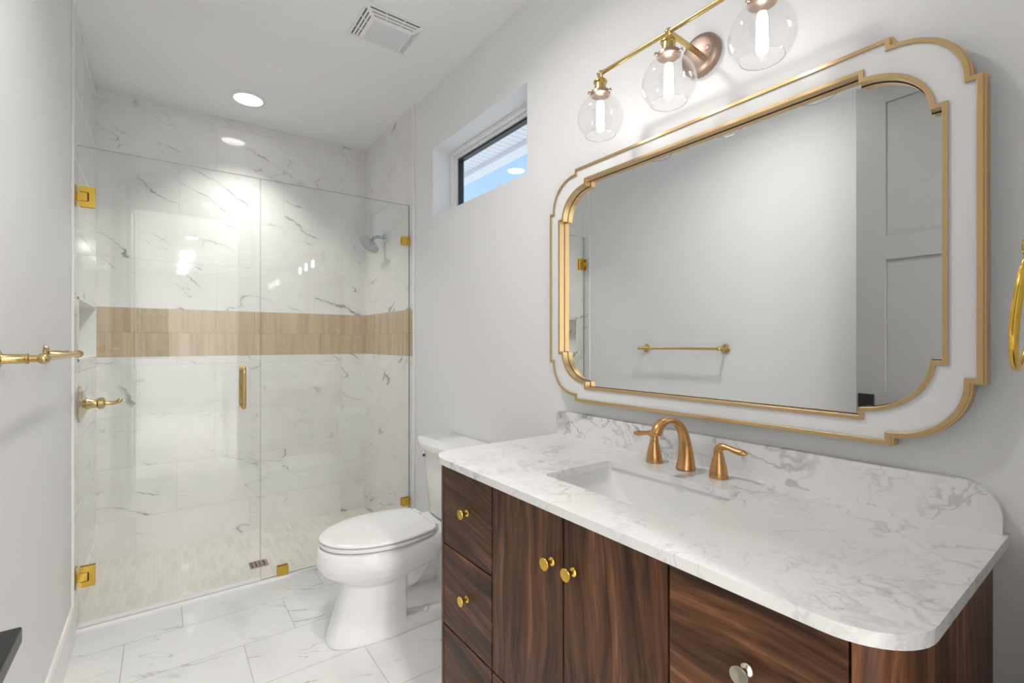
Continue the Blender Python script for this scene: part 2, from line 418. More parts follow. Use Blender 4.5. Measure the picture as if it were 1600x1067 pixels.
def rrect(x0, x1, y0, y1, r, n=8, rs=None):
    """rounded rectangle outline CCW; rs radii for corners (x1y0, x1y1, x0y1, x0y0)"""
    rs = rs or (r, r, r, r); out = []
    for (cx, cy, a0, q) in ((x1, y0, -PI / 2, rs[0]), (x1, y1, 0, rs[1]), (x0, y1, PI / 2, rs[2]), (x0, y0, PI, rs[3])):
        sx = -1 if cx == x1 else 1; sy = -1 if cy == y1 else 1
        for k in range(n + 1):
            a = a0 + PI / 2 * k / n
            out.append((cx + sx * q + q * math.cos(a), cy + sy * q + q * math.sin(a)))
    return out
def plate(bm, outer, holes, lo, hi, to3, mi=0):
    """outline with holes extruded from lo to hi; to3 maps (a,b,h) to a point"""
    loops = [outer] + holes; allf = {}
    for h in (lo, hi):
        es = []; vs_all = []
        for L in loops:
            vs = [bm.verts.new(to3(a, b, h)) for a, b in L]; vs_all.append(vs)
            for i in range(len(vs)): es.append(bm.edges.new((vs[i], vs[(i + 1) % len(vs)])))
        r = bmesh.ops.triangle_fill(bm, edges=es, use_beauty=True)
        for g in r['geom']:
            if isinstance(g, bmesh.types.BMFace): g.material_index = mi
        allf[h] = vs_all
    for A, Bq in zip(allf[lo], allf[hi]):
        for i in range(len(A)):
            j = (i + 1) % len(A)
            bm.faces.new((A[i], A[j], Bq[j], Bq[i])).material_index = mi
    return bm
def dup(o, loc_delta, parent=None, label=None):
    c = o.copy(); C.objects.link(c)
    if parent: c.parent = parent
    c.location = Vector(o.location) + Vector(loc_delta)
    if label: c['label'] = label
    for ch in [q for q in bpy.data.objects if q.parent == o]:
        d = ch.copy(); C.objects.link(d); d.parent = c
    return c

# ------------------------------------------------------------------ room shell
XL, XR, YB = -0.316, 1.27, 3.656
finish(B((XL - 0.12, XR + 0.2, 0.06, 2.80, -0.1, 0.0)), 'floor', M['floor'], kind='structure', smooth=0)
finish(B((XL - 0.12, XR + 0.2, 2.80, YB + 0.1, -0.1, -0.004)), 'floor_shower', M['mosaic'], kind='structure', smooth=0)
finish(B((XL - 0.12, XR + 0.2, -0.06, YB + 0.1, CEIL, CEIL + 0.1)), 'ceiling', M['ceiling'], kind='structure', smooth=0)
# left wall, with the niche recess cut through the shower part
NY0, NY1, NZ0, NZ1 = 2.90, 3.615, 1.185, 1.478
finish(B((XL - 0.15, XL, 0.06, NY0, 0, CEIL), (XL - 0.15, XL, NY1, YB + 0.1, 0, CEIL),
         (XL - 0.15, XL, NY0, NY1, 0, NZ0), (XL - 0.15, XL, NY0, NY1, NZ1, CEIL), (XL - 0.15, XL - 0.10, NY0, NY1, NZ0, NZ1)), 'wall_left', M['wall'], kind='structure', smooth=0)
# right wall with the clerestory opening
WY0, WY1, WZ0, WZ1 = 1.619, 2.508, 2.002, 2.397
finish(B((XR, XR + 0.2, -0.06, WY0, 0, CEIL), (XR, XR + 0.2, WY1, YB + 0.1, 0, CEIL),
         (XR, XR + 0.2, WY0, WY1, 0, WZ0), (XR, XR + 0.2, WY0, WY1, WZ1, CEIL)), 'wall_right', M['wall'], kind='structure', smooth=0)
finish(B((XL - 0.15, XR + 0.2, YB + 0.002, YB + 0.12, 0, CEIL)), 'wall_far', M['wall'], kind='structure', smooth=0)
# wall behind the camera with the doorway the picture is taken from
DX0, DX1, DZ = -0.20, 0.62, 2.50
finish(B((-1.3, DX0, -0.06, 0.06, 0, CEIL), (DX1, XR + 0.6, -0.06, 0.06, 0, CEIL), (DX0, DX1, -0.06, 0.06, DZ, CEIL)), 'wall_near', M['wall'], kind='structure', smooth=0)

# shower tile
TY = 2.765
def tiled(name, boxes_fn, mt, mbnd):
    bm = bmesh.new()
    for z0, z1, mi in ((-0.004, 1.185, 0), (1.185, 1.480, 1), (1.480, CEIL, 0)):
        boxes_fn(bm, z0, z1, mi)
    return finish(bm, name, [mt, mbnd], kind='structure', smooth=0)
tiled('wall_shower_far', lambda bm, a, b, m: box(bm, XL, XR, YB - 0.010, YB + 0.002, a, b, m), M['tile_x'], M['band_x'])
tiled('wall_shower_right', lambda bm, a, b, m: box(bm, XR - 0.010, XR, TY, YB - 0.010, a, b, m), M['tile_y'], M['band_y'])
def lw(bm, a, b, m):
    if m == 0: box(bm, XL, XL + 0.006, TY, YB - 0.010, a, b, 0)
    else:
        box(bm, XL, XL + 0.006, TY, NY0, a, b, 0); box(bm, XL, XL + 0.006, NY1, YB - 0.010, a, b, 0)
tiled('wall_shower_left', lw, M['tile_y'], M['band_y'])
# niche lining and its slim white edge
finish(B((XL - 0.10, XL - 0.095, NY0, NY1, NZ0, NZ1)), 'trim_9', M['tile_y'], kind='structure', smooth=0)
bm = bmesh.new()
e = 0.010
for (y0, y1, z0, z1) in ((NY0, NY0 + e, NZ0, NZ1), (NY1 - e, NY1, NZ0, NZ1), (NY0, NY1, NZ0, NZ0 + e), (NY0, NY1, NZ1 - e, NZ1)):
    box(bm, XL - 0.095, XL + 0.009, y0, y1, z0, z1)
finish(bm, 'trim_1', M['trim'], kind='structure', smooth=0)
# tile edge strips, threshold
finish(B((XR - 0.012, XR, TY - 0.010, TY, 0.0, CEIL)), 'trim_2', M['trim'], kind='structure', smooth=0, bevel=0.002)
finish(B((XL, XL + 0.010, TY - 0.012, TY, 0.0, CEIL)), 'trim_3', M['trim'], kind='structure', smooth=0, bevel=0.002)
finish(B((XL, XR, 2.797, 2.835, -0.004, 0.014)), 'trim_4', M['trim'], kind='structure', smooth=0, bevel=0.003)
# baseboards: tall flat board with an eased top
def baseboard(name, prof, y0, y1, side):
    bm = bmesh.new()
    rings = [[((XL + d) if side == 'l' else (XR - d), y, z) for d, z in prof] for y in (y0, y1)]
    loft(bm, rings); return finish(bm, name, M['trim'], kind='structure', smooth=30)
prof = [(0, 0), (0.016, 0), (0.016, 0.105), (0.013, 0.118), (0.013, 0.128), (0.007, 0.138), (0, 0.14)]
baseboard('baseboard_left', prof, 0.06, TY - 0.013, 'l')
baseboard('baseboard_right', prof, 1.42, TY - 0.011, 'r')

# window
wn = bpy.data.objects.new('window_1', None); C.objects.link(wn); wn['kind'] = 'structure'; OFF['window_1'] = Vector((0, 0, 0))
def ringbox(bm, x0, x1, o, wdt):
    y0, y1, z0, z1 = o
    box(bm, x0, x1, y0, y0 + wdt, z0, z1); box(bm, x0, x1, y1 - wdt, y1, z0, z1)
    box(bm, x0, x1, y0 + wdt, y1 - wdt, z0, z0 + wdt); box(bm, x0, x1, y0 + wdt, y1 - wdt, z1 - wdt, z1)
bm = bmesh.new(); ringbox(bm, 1.382, 1.46, (WY0, WY1, WZ0, WZ1), 0.020); finish(bm, 'window_frame', M['vinyl'], wn, bevel=0.003)
bm = bmesh.new(); ringbox(bm, 1.402, 1.455, (WY0 + 0.020, WY1 - 0.020, WZ0 + 0.020, WZ1 - 0.020), 0.016); finish(bm, 'window_sash', M['vinyl'], wn, bevel=0.004)
bm = bmesh.new(); ringbox(bm, 1.418, 1.450, (WY0 + 0.036, WY1 - 0.036, WZ0 + 0.036, WZ1 - 0.036), 0.011); finish(bm, 'window_gasket', M['black'], wn)
finish(B((1.430, 1.434, WY0 + 0.046, WY1 - 0.046, WZ0 + 0.046, WZ1 - 0.046)), 'window_glass', M['glass'], wn, smooth=0)

# outside by the clerestory: eave soffit, fascia, unseen bounce ground
finish(B((1.48, 1.86, -3, 8, 2.56, 2.60)), 'soffit_panel', M['soffit'], kind='structure', smooth=0)
finish(B((1.86, 1.96, -3, 8, 2.53, 2.72)), 'soffit_fascia', M['trim'], kind='structure', smooth=0, bevel=0.004)
finish(B((1.475, 9, -9, 12, -0.35, -0.3)), 'ground_bounce', M['bounce'], kind='structure', smooth=0)  # unseen pale ground added to bounce sunlight up onto the soffit

# ------------------------------------------------------------------ space behind the doorway (seen only in reflections)
HY = -6.3
finish(B((-1.3, 1.87, HY, 0.06, -0.1, -0.001)), 'floor_hall', M['halltile'], kind='structure', smooth=0)
finish(B((-1.3, 1.87, HY, -0.06, CEIL, CEIL + 0.1)), 'ceiling_hall', M['ceiling'], kind='structure', smooth=0)
finish(B((-1.4, -1.3, HY, 0.06, 0, CEIL)), 'wall_hall_left', M['wall'], kind='structure', smooth=0)
finish(B((1.87, 1.97, HY, 0.06, 0, CEIL)), 'wall_hall_right', M['wall'], kind='structure', smooth=0)
HX0, HX1, HZ0, HZ1 = -0.55, 0.15, 0.9, 2.0
finish(B((-1.4, HX0, HY - 0.15, HY, 0, CEIL), (HX1, 1.97, HY - 0.15, HY, 0, CEIL), (HX0, HX1, HY - 0.15, HY, 0, HZ0), (HX0, HX1, HY - 0.15, HY, HZ1, CEIL)), 'wall_hall_end', M['wall'], kind='structure', smooth=0)
w2 = bpy.data.objects.new('window_2', None); C.objects.link(w2); w2['kind'] = 'structure'; OFF['window_2'] = Vector((0, 0, 0))
finish(B((HX0, HX0 + 0.05, HY - 0.1, HY - 0.05, HZ0, HZ1), (HX1 - 0.05, HX1, HY - 0.1, HY - 0.05, HZ0, HZ1), (HX0 + 0.05, HX1 - 0.05, HY - 0.1, HY - 0.05, HZ0, HZ0 + 0.05), (HX0 + 0.05, HX1 - 0.05, HY - 0.1, HY - 0.05, HZ1 - 0.05, HZ1)), 'window_frame', M['vinyl'], w2)
finish(B((HX0 + 0.05, HX1 - 0.05, HY - 0.078, HY - 0.073, HZ0 + 0.05, HZ1 - 0.05)), 'window_glass', M['glass'], w2, smooth=0)
finish(B((-8, 8, HY - 14, HY - 0.16, -0.35, -0.3)), 'ground_lawn', M['grass'], kind='structure', smooth=0)

# ------------------------------------------------------------------ vanity cabinet
VY0, VY1, VX, VB = 0.187, 1.383, 0.712, 1.266
VT = 0.8935
van = thing('vanity_cabinet', (0.99, 0.79, 0), 'dark walnut vanity cabinet with rounded front corners and gold knobs, below the marbled counter', 'vanity cabinet')
R = 0.047
# carcass: back body set behind the door faces, rounded end posts flush with them
out = rrect(VX + 0.021, VB, VY0 + 0.002, VY1 - 0.002, 0.0, rs=(0.001, 0.001, R - 0.006, R - 0.006))
hol = rrect(VX + 0.034, VB - 0.012, VY0 + 0.020, VY1 - 0.020, 0.0, rs=(0.002, 0.002, 0.03, 0.03))
bm = bmesh.new(); plate(bm, out, [hol], 0.10, VT, lambda a, b, h: (a, b, h)); box(bm, VX + 0.036, VB - 0.014, VY0 + 0.022, VY1 - 0.022, 0.10, 0.118)
finish(bm, 'carcass', M['gap'], van, smooth=30)
def corner_post(y_in, y_out, sgn):
    pts = []
    cx, cy = VX + R, y_out - sgn * R
    n = 10
    for k in range(n + 1):
        a = PI / 2 * k / n
        pts.append((cx - R * math.cos(a), cy + sgn * R * math.sin(a)))
    pts = [(VX, y_in)] + pts + [(VB, y_out), (VB, y_out - sgn * 0.018), (cx, y_out - sgn * 0.018), (VX + 0.021, y_in)]
    # remove the duplicate when the straight part has no length
    q = [pts[0]]
    for p in pts[1:]:
        if (Vector(p) - Vector(q[-1])).length > 1e-4: q.append(p)
    bm = bmesh.new(); plate(bm, q, [], 0.10, VT, lambda a, b, h: (a, b, h)); return bm
finish(corner_post(0.2335, VY0, -1), 'side_panel', M['wal_lit'], van, smooth=30)
finish(corner_post(1.3345, VY1, 1), 'side_panel', M['wal_lit'], van, smooth=30)
finish(B((VX + 0.05, VB - 0.02, VY0 + 0.03, VY1 - 0.03, 0.0, 0.10)), 'plinth', M['gap'], van, smooth=0)
def knob(parent, y, z, mat):
    bm = bmesh.new()
    lathe(bm, [(0.0, 0.0), (0.0095, 0.0), (0.0105, 0.001), (0.0095, 0.003), (0.0050, 0.006), (0.0045, 0.013), (0.0062, 0.0175), (0.0128, 0.0195), (0.0145, 0.0205), (0.0148, 0.0225), (0.0140, 0.0240), (0.0, 0.0243)], (VX, y, z), (-1, 0, 0), 32, cap=False)
    return finish(bm, 'knob', mat, parent, smooth=40)
Yc = [1.333, 1.061, 0.779, 0.5085, 0.235]
Z1, Z2, Z3, ZT = 0.135, 0.390, 0.642, 0.890
g = 0.0027
def front(name, y0, y1, z0, z1, mat, label=None):
    bm = B((VX, VX + 0.019, y0 + g, y1 - g, z0 + g, z1 - g))
    return finish(bm, name, mat, van, smooth=0, bevel=0.001, label=label)
for (y0, y1, km) in ((Yc[1], Yc[0], M['polished']), (Yc[4], Yc[3], M['nickel'])):
    for (z0, z1) in ((Z3, ZT), (Z2, Z3), (Z1, Z2)):
        d = front('drawer', y0, y1, z0, z1, M['wal_y'])
        knob(d, 1.191 if km is M['polished'] else 0.370, (z0 + z1) / 2 + 0.009, km)
d1 = front('door', Yc[2], Yc[1], Z2, ZT, M['wal_z']); knob(d1, 0.818, 0.773, M['polished'])
d2 = front('door', Yc[3], Yc[2], Z2, ZT, M['wal_z']); knob(d2, 0.748, 0.776, M['polished'])
d3 = front('drawer', Yc[3], Yc[1], Z1, Z2, M['wal_y']); knob(d3, 0.78, 0.26, M['polished'])

# ------------------------------------------------------------------ countertop, backsplash, sink
ct = thing('countertop', (0.99, 0.79, 0.894), 'white quartz countertop with fine grey veins and rounded front corners, on the walnut vanity', 'countertop')
CY0, CY1, CX = 0.165, 1.402, 0.692
outer = rrect(CX, 1.269, CY0, CY1, 0, n=12, rs=(0.002, 0.002, 0.095, 0.095))
hole = rrect(0.829, 1.097, 0.574, 0.987, 0.022, n=6)
bm = bmesh.new(); plate(bm, outer, [hole], 0.894, 0.914, lambda a, b, h: (a, b, h))
finish(bm, 'slab', M['quartz'], ct, smooth=30, bevel=0.0025, seg=2)
outer = rrect(0.172, 1.408, 0.9142, 1.004, 0, n=10, rs=(0.002, 0.014, 0.060, 0.002))
bm = bmesh.new(); plate(bm, outer, [], 1.250, 1.2695, lambda a, b, h: (h, a, b))
finish(bm, 'backsplash', M['quartz_big'], ct, smooth=30, bevel=0.0015)

sk = thing('sink', (0.963, 0.78, 0.76), 'white rectangular undermount sink basin set into the quartz countertop', 'sink')
def rr3(x0, x1, y0, y1, r, z): return [(a, b, z) for a, b in rrect(x0, x1, y0, y1, r, n=6)]
inner = [rr3(0.822, 1.104, 0.567, 0.994, 0.028, 0.8937), rr3(0.826, 1.100, 0.571, 0.990, 0.030, 0.878), rr3(0.836, 1.094, 0.590, 0.968, 0.034, 0.835),
         rr3(0.850, 1.086, 0.635, 0.920, 0.036, 0.800), rr3(0.870, 1.070, 0.680, 0.872, 0.036, 0.781), rr3(0.900, 1.045, 0.715, 0.840, 0.03, 0.777)]
shell = [rr3(0.805, 1.121, 0.550, 1.011, 0.03, 0.8937)] + inner
bm = bmesh.new(); loft(bm, shell, cap0=False, cap1=True)
# outer skin
outr = [rr3(0.805, 1.121, 0.550, 1.011, 0.03, 0.8937), rr3(0.812, 1.114, 0.557, 1.004, 0.03, 0.866), rr3(0.824, 1.104, 0.578, 0.982, 0.034, 0.825), rr3(0.86, 1.08, 0.66, 0.89, 0.036, 0.765)]
loft(bm, outr, cap0=False, cap1=True)
finish(bm, 'basin', M['ceramic'], sk, smooth=60)
bm = bmesh.new(); lathe(bm, [(0.0, 0.003), (0.010, 0.003), (0.018, 0.0015), (0.022, 0.0)], (0.985, 0.78, 0.7775), n=24, cap=False)
finish(bm, 'drain_plug', M['copper'], sk)

# ------------------------------------------------------------------ faucet
fc = thing('faucet', (1.184, 0.79, 0.914), 'brushed copper-gold widespread faucet with arched spout and two lever handles behind the sink', 'faucet')
bm = bmesh.new()
pp = catmull([(1.186, 0.790, 0.9142, 0.0270, 1.0), (1.188, 0.790, 0.935, 0.0240, 0.98), (1.187, 0.790, 0.965, 0.0200, 0.92), (1.181, 0.790, 0.998, 0.0165, 0.86), (1.166, 0.790, 1.029, 0.0148, 0.76), (1.140, 0.790, 1.052, 0.0140, 0.66), (1.110, 0.790, 1.060, 0.0140, 0.64), (1.082, 0.790, 1.056, 0.0142, 0.74), (1.062, 0.790, 1.043, 0.0144, 0.90), (1.052, 0.790, 1.027, 0.0144, 1.0)], 7)
tube(bm, pp, [p[3] for p in pp], n=24, flat=[p[4] for p in pp])
finish(bm, 'spout', M['copper'], fc, smooth=50)
bm = bmesh.new(); lathe(bm, [(0.0, -0.0005), (0.0095, -0.0005), (0.0095, 0.002)], (1.0515, 0.790, 1.0258), (0.5, 0, 0.86), 20, cap=False)
finish(bm, 'aerator', M['copper'], fc)
def fhandle(y0, s):
    x0 = 1.182; z0 = 0.9142
    bm = bmesh.new()
    lathe(bm, [(0.0, 0.0), (0.0235, 0.0), (0.0240, 0.003), (0.0225, 0.018), (0.0190, 0.036), (0.0150, 0.052), (0.0120, 0.0625), (0.0116, 0.0665), (0.0, 0.067)], (x0, y0, z0), n=32, cap=False)
    h = finish(bm, 'handle', M['copper'], fc, smooth=45)
    bm = bmesh.new()
    q = catmull([(x0, y0 - s * 0.002, z0 + 0.060, 0.0112), (x0, y0 - s * 0.0005, z0 + 0.074, 0.0112), (x0, y0 + s * 0.010, z0 + 0.083, 0.0098), (x0, y0 + s * 0.026, z0 + 0.083, 0.0085), (x0, y0 + s * 0.046, z0 + 0.079, 0.0105), (x0 , y0 + s * 0.064, z0 + 0.0765, 0.0108), (x0, y0 + s * 0.075, z0 + 0.0765, 0.0050)], 6)
    fl = [1.0 - 0.30 * min(1, max(0, (abs(p[1] - y0) - 0.006) / 0.025)) for p in q]
    tube(bm, q, [p[3] for p in q], n=20, ref=(1, 0, 0), flat=fl)
    finish(bm, 'lever', M['copper'], h, smooth=60)
fhandle(0.893, 1); fhandle(0.689, -1)

# ------------------------------------------------------------------ mirror
MC = (0.806, 1.483)
mir = thing('mirror', (1.268, MC[0], MC[1]), 'large white framed mirror with stepped corners and gold rims on the wall above the counter', 'mirror')
def notched(W, Hh, a, b, s, n=16, d=0.0):
    """stepped-corner outline about the mirror centre; a,b half lengths of the straight runs, s the step"""
    W, Hh, a, b = W - d, Hh - d, a - d * 0.0, b - d * 0.0
    q = []
    rx = W - s - a; ry = Hh - s - b
    arc = [(a + rx * math.sin(PI / 2 * k / n), b + ry * math.cos(PI / 2 * k / n)) for k in range(n + 1)]
    quad = [(a - 0.0, Hh)] + arc + [(W, b)]
    out = []
    for sx, sy, rev in ((1, 1, 0), (1, -1, 1), (-1, -1, 0), (-1, 1, 1)):
        p = [(sx * x, sy * y) for x, y in quad]
        out += p[::-1] if rev else p
    return [(MC[0] + x, MC[1] + y) for x, y in out]
def off_outline(pts, d):
    """offset outline inward by d (mitred)"""
    n = len(pts); c = Vector(MC); res = []
    area = sum(pts[i][0] * pts[(i + 1) % n][1] - pts[(i + 1) % n][0] * pts[i][1] for i in range(n))
    sg = 1 if area > 0 else -1
    for i in range(n):
        p0, p1, p2 = Vector(pts[i - 1]), Vector(pts[i]), Vector(pts[(i + 1) % n])
        e1 = (p1 - p0).normalized(); e2 = (p2 - p1).normalized()
        n1 = Vector((-e1.y, e1.x)) * sg; n2 = Vector((-e2.y, e2.x)) * sg
        m = (n1 + n2); m = m / max(0.35, m.length_squared / 2) * 0.5 * 1.0
        mm = (n1 + n2) / (1 + n1.dot(n2) if 1 + n1.dot(n2) > 0.3 else 0.3)
        res.append(tuple(p1 + mm * d))
    return res
OUT = notched(0.6155, 0.4305, 0.4755, 0.2925, 0.018)
INN = notched(0.5540, 0.3720, 0.4160, 0.2480, 0.0185)
to3 = lambda a, b, h: (h, a, b)
def ringplate(o, i, x0, x1):
    bm = bmesh.new(); plate(bm, o, [i], x0, x1, to3); return bm
XF = 1.2250
# white band between the rims
finish(ringplate(off_outline(OUT, 0.007), off_outline(INN, -0.006), 1.2295, 1.268), 'frame', M['lacquer'], mir, smooth=25)
# outer rim, a profiled gold strip: high lip and lower outer step
bm = ringplate(off_outline(OUT, 0.0035), off_outline(OUT, 0.0125), XF, 1.268)
plate(bm, OUT, [off_outline(OUT, 0.004)], XF + 0.010, 1.2685, to3)
finish(bm, 'outer_rim', M['rim'], mir, smooth=25, bevel=0.001)
bm = ringplate(off_outline(INN, -0.009), INN, XF, 1.266)
finish(bm, 'inner_rim', M['rim'], mir, smooth=25, bevel=0.001)
bm = ringplate(INN, off_outline(INN, 0.0016), 1.2493, 1.2505)
finish(bm, 'shadow_line', M['gap'], mir, smooth=0)
bm = bmesh.new(); plate(bm, off_outline(INN, -0.001), [], 1.2500, 1.2560, to3)
finish(bm, 'mirror_glass', M['mirror'], mir, smooth=0)

# ------------------------------------------------------------------ vanity light
BX, BZ, BYC, SP = 1.108, 2.114, 0.790, 0.250
vl = thing('vanity_light', (1.268, BYC, 2.105), 'three-globe brass vanity light with clear glass shades and a bar, above the mirror', 'wall light')
bm = bmesh.new(); lathe(bm, [(0.060, 0.0), (0.060, 0.012), (0.055, 0.020), (0.040, 0.026), (0.0, 0.028)], (1.2695, BYC, 2.105), (-1, 0, 0), 40)
finish(bm, 'backplate', M['bronze'], vl, smooth=40)
bm = bmesh.new(); tube(bm, [(1.245, BYC, 2.108), (BX, BYC, BZ)], 0.0075, n=16, ref=(0, 1, 0)); finish(bm, 'arm', M['brass'], vl)
bm = bmesh.new(); tube(bm, [(BX, BYC - SP - 0.006, BZ), (BX, BYC + SP + 0.006, BZ)], 0.0062, n=16, ref=(1, 0, 0))
finish(bm, 'bar', M['brass'], vl)
bm = bmesh.new(); lathe(bm, [(0.0, -0.006), (0.009, -0.0062), (0.0102, -0.0055), (0.0095, -0.005), (0.0, -0.0045)], (1.238, BYC - 0.03, 2.105), (-1, 0, 0), 16, cap=False)
finish(bm, 'mounting_screw', M['bronze'], vl)
GZ = 1.975
sock = thing('socket', (BX, BYC, BZ), None, None); sock.name = 'socket'
bpy.data.objects.remove(sock)
def lamp_unit(y):
    bm = bmesh.new()
    lathe(bm, [(0.0, 0.0105), (0.006, 0.0090), (0.0105, 0.003), (0.0108, -0.003), (0.007, -0.009), (0.0055, -0.012), (0.0090, -0.0135), (0.0175, -0.019), (0.0215, -0.024), (0.0215, -0.028), (0.0180, -0.0285), (0.0180, -0.054), (0.0190, -0.056), (0.0, -0.058)], (BX, y, BZ), n=28, cap=False)
    s = finish(bm, 'socket', M['brass'], vl, smooth=40)
    bm = bmesh.new()
    lathe(bm, [(0.010, 0.0), (0.0290, -0.0010), (0.0310, -0.003), (0.0315, -0.012), (0.0300, -0.013), (0.0, -0.0128)], (BX, y, BZ - 0.055), n=32, cap=False)
    for k in range(3):
        a = 2 * PI * k / 3 + 0.6
        dx, dy = math.cos(a), math.sin(a)
        lathe(bm, [(0.0028, 0.0), (0.0028, 0.006), (0.0048, 0.0065), (0.0048, 0.010), (0.0, 0.011)], (BX + dx * 0.030, y + dy * 0.030, BZ - 0.064), (dx, dy, 0), 10)
    finish(bm, 'fitter_collar', M['bronze'], s, smooth=40)
    # globe: neck, sphere, open bottom; an open sheet given real thickness
    bm = bmesh.new(); r = 0.0725
    pr = [(0.0255, GZ + r * 0.985 + 0.004), (0.0262, GZ + math.sqrt(r * r - 0.0262 ** 2))]
    a0 = math.asin(0.0262 / r); a1 = PI - math.asin(0.047 / r)
    pr = [(0.0262, GZ + r * math.cos(a0) + 0.010), (0.0262, GZ + r * math.cos(a0) + 0.003)] + [(r * math.sin(a0 + (a1 - a0) * k / 30), GZ + r * math.cos(a0 + (a1 - a0) * k / 30)) for k in range(31)]
    lathe(bm, pr, (BX, y, 0), n=56, cap=False)
    gl = finish(bm, 'glass_shade', [M['globe'], M['rimglass']], s, smooth=70)
    so = gl.modifiers.new('thick', 'SOLIDIFY'); so.thickness = 0.0024; so.offset = -1; so.material_offset_rim = 1
    bm = bmesh.new()
    # clear tubular bulb with brass cap and a lit filament
    bt = BZ - 0.072
    lathe(bm, [(0.010, 0.0), (0.0125, -0.012), (0.0145, -0.030), (0.0150, -0.060), (0.0145, -0.078), (0.0110, -0.090), (0.0055, -0.0965), (0.0, -0.098)], (BX, y, bt), n=28, cap=False)
    finish(bm, 'bulb', M['globe'], s, smooth=70)
    bm = bmesh.new()
    lathe(bm, [(0.0, -0.012), (0.0095, -0.016), (0.0122, -0.030), (0.0122, -0.070), (0.0095, -0.082), (0.0, -0.086)], (BX, y, bt), n=14, cap=False)
    finish(bm, 'filament', M['filament'], s, smooth=60)
for k in (1, 0, -1): lamp_unit(BYC + k * SP)

# ------------------------------------------------------------------ toilet
TC = 2.075
tl = thing('toilet', (0.86, TC, 0), 'white two-piece elongated toilet with closed lid, between the vanity and the shower glass', 'toilet')
def egg(xf, xm, xb, hw, hb, z, n=48, pw=2.0, back_round=0.35, yc=TC):
    """outline: front ellipse to the widest place xm, then easing back to half width hb at xb"""
    half = []
    m = n // 2
    for k in range(m + 1):
        a = PI / 2 * k / m
        half.append((xm - (xm - xf) * math.cos(a) ** (2 / pw), hw * math.sin(a) ** (2 / pw)))
    for k in range(1, 9):
        t_ = k / 8
        x = xm + (xb - xm) * t_
        half.append((x, hw + (hb - hw) * t_ ** 1.6))
    # rounded back corner
    xe, he = half[-1]; rr = 0.03
    half[-1] = (xe - rr * 0.6, he); half.append((xe - rr * 0.15, he - rr * 0.25)); half.append((xe, he - rr))
    pts = [(x, yc + h, z) for x, h in half] + [(x, yc - h, z) for x, h in reversed(half[1:])]
    return pts
bm = bmesh.new()
# bowl from rim down to where it meets the pedestal
rings = [egg(0.545, 0.80, 1.00, 0.170, 0.130, 0.4085), egg(0.526, 0.80, 1.03, 0.184, 0.140, 0.4055), egg(0.520, 0.80, 1.04, 0.190, 0.145, 0.395), egg(0.514, 0.80, 1.05, 0.194, 0.145, 0.36),
         egg(0.516, 0.80, 1.04, 0.192, 0.140, 0.335), egg(0.535, 0.80, 1.02, 0.180, 0.125, 0.300), egg(0.575, 0.79, 0.98, 0.155, 0.10, 0.268), egg(0.625, 0.78, 0.93, 0.120, 0.08, 0.245), egg(0.66, 0.78, 0.90, 0.09, 0.06, 0.235)]
loft(bm, rings)
# pedestal column
def ped(xf, hw, z, xb=0.868): return [(x, TC + y - 0.0, z) for x, y in [(xb, hw)] + [(xf + (0.80 - xf) * (1 - math.sin(a)), hw * math.cos(a) ** 0.75 if math.cos(a) > 1e-6 else 0) for a in [PI / 2 * k / 12 for k in range(13)]] + [(xf + (0.80 - xf) * (1 - math.sin(a)), -hw * math.cos(a) ** 0.75 if math.cos(a) > 1e-6 else 0) for a in [PI / 2 * k / 12 for k in range(11, -1, -1)]] + [(xb, -hw)]]
loft(bm, [ped(0.552, 0.122, 0.0), ped(0.556, 0.120, 0.02), ped(0.575, 0.113, 0.08), ped(0.600, 0.108, 0.16), ped(0.618, 0.108, 0.23), ped(0.625, 0.112, 0.28)])
# rear foot flange, deck under the tank
loft(bm, [[(a, b, z) for a, b in rrect(0.84, 1.14, TC - hw, TC + hw, 0.03, n=5)] for z, hw in ((0.0, 0.118), (0.045, 0.115), (0.060, 0.105))])
loft(bm, [[(a, b, z) for a, b in rrect(x0, x1, TC - hw, TC + hw, 0.035, n=5)] for z, hw, x0, x1 in ((0.33, 0.07, 0.96, 1.16), (0.365, 0.115, 0.95, 1.20), (0.385, 0.135, 0.95, 1.225), (0.412, 0.140, 0.95, 1.23))])
# trapway
for sgn in (1, -1):
    yy = TC + sgn * 0.050
    q = catmull([(0.84, TC, 0.22, 0.060), (0.90, yy, 0.215, 0.050), (0.945, yy, 0.25, 0.050), (0.99, yy, 0.315, 0.050), (1.04, yy, 0.335, 0.050), (1.09, yy, 0.29, 0.050), (1.105, yy, 0.20, 0.050), (1.10, yy, 0.10, 0.052), (1.09, yy, 0.03, 0.055)], 6)
    tube(bm, q, [p[3] for p in q], n=20)
    q = catmull([(0.86, yy, 0.12, 0.055), (0.93, yy, 0.11, 0.05), (1.0, yy, 0.10, 0.055), (1.08, yy, 0.08, 0.055)], 6)
    tube(bm, q, [p[3] for p in q], n=20)
loft(bm, [[(a, b, z) for a, b in rrect(0.84, 1.13, TC - 0.035, TC + 0.035, 0.02, n=4)] for z in (0.02, 0.36)])
o = finish(bm, 'bowl', M['ceramic'], tl, smooth=0)
rm = o.modifiers.new('fuse', 'REMESH'); rm.mode = 'VOXEL'; rm.voxel_size = 0.0045; rm.use_smooth_shade = True
sm = o.modifiers.new('soft', 'SMOOTH'); sm.factor = 0.6; sm.iterations = 9
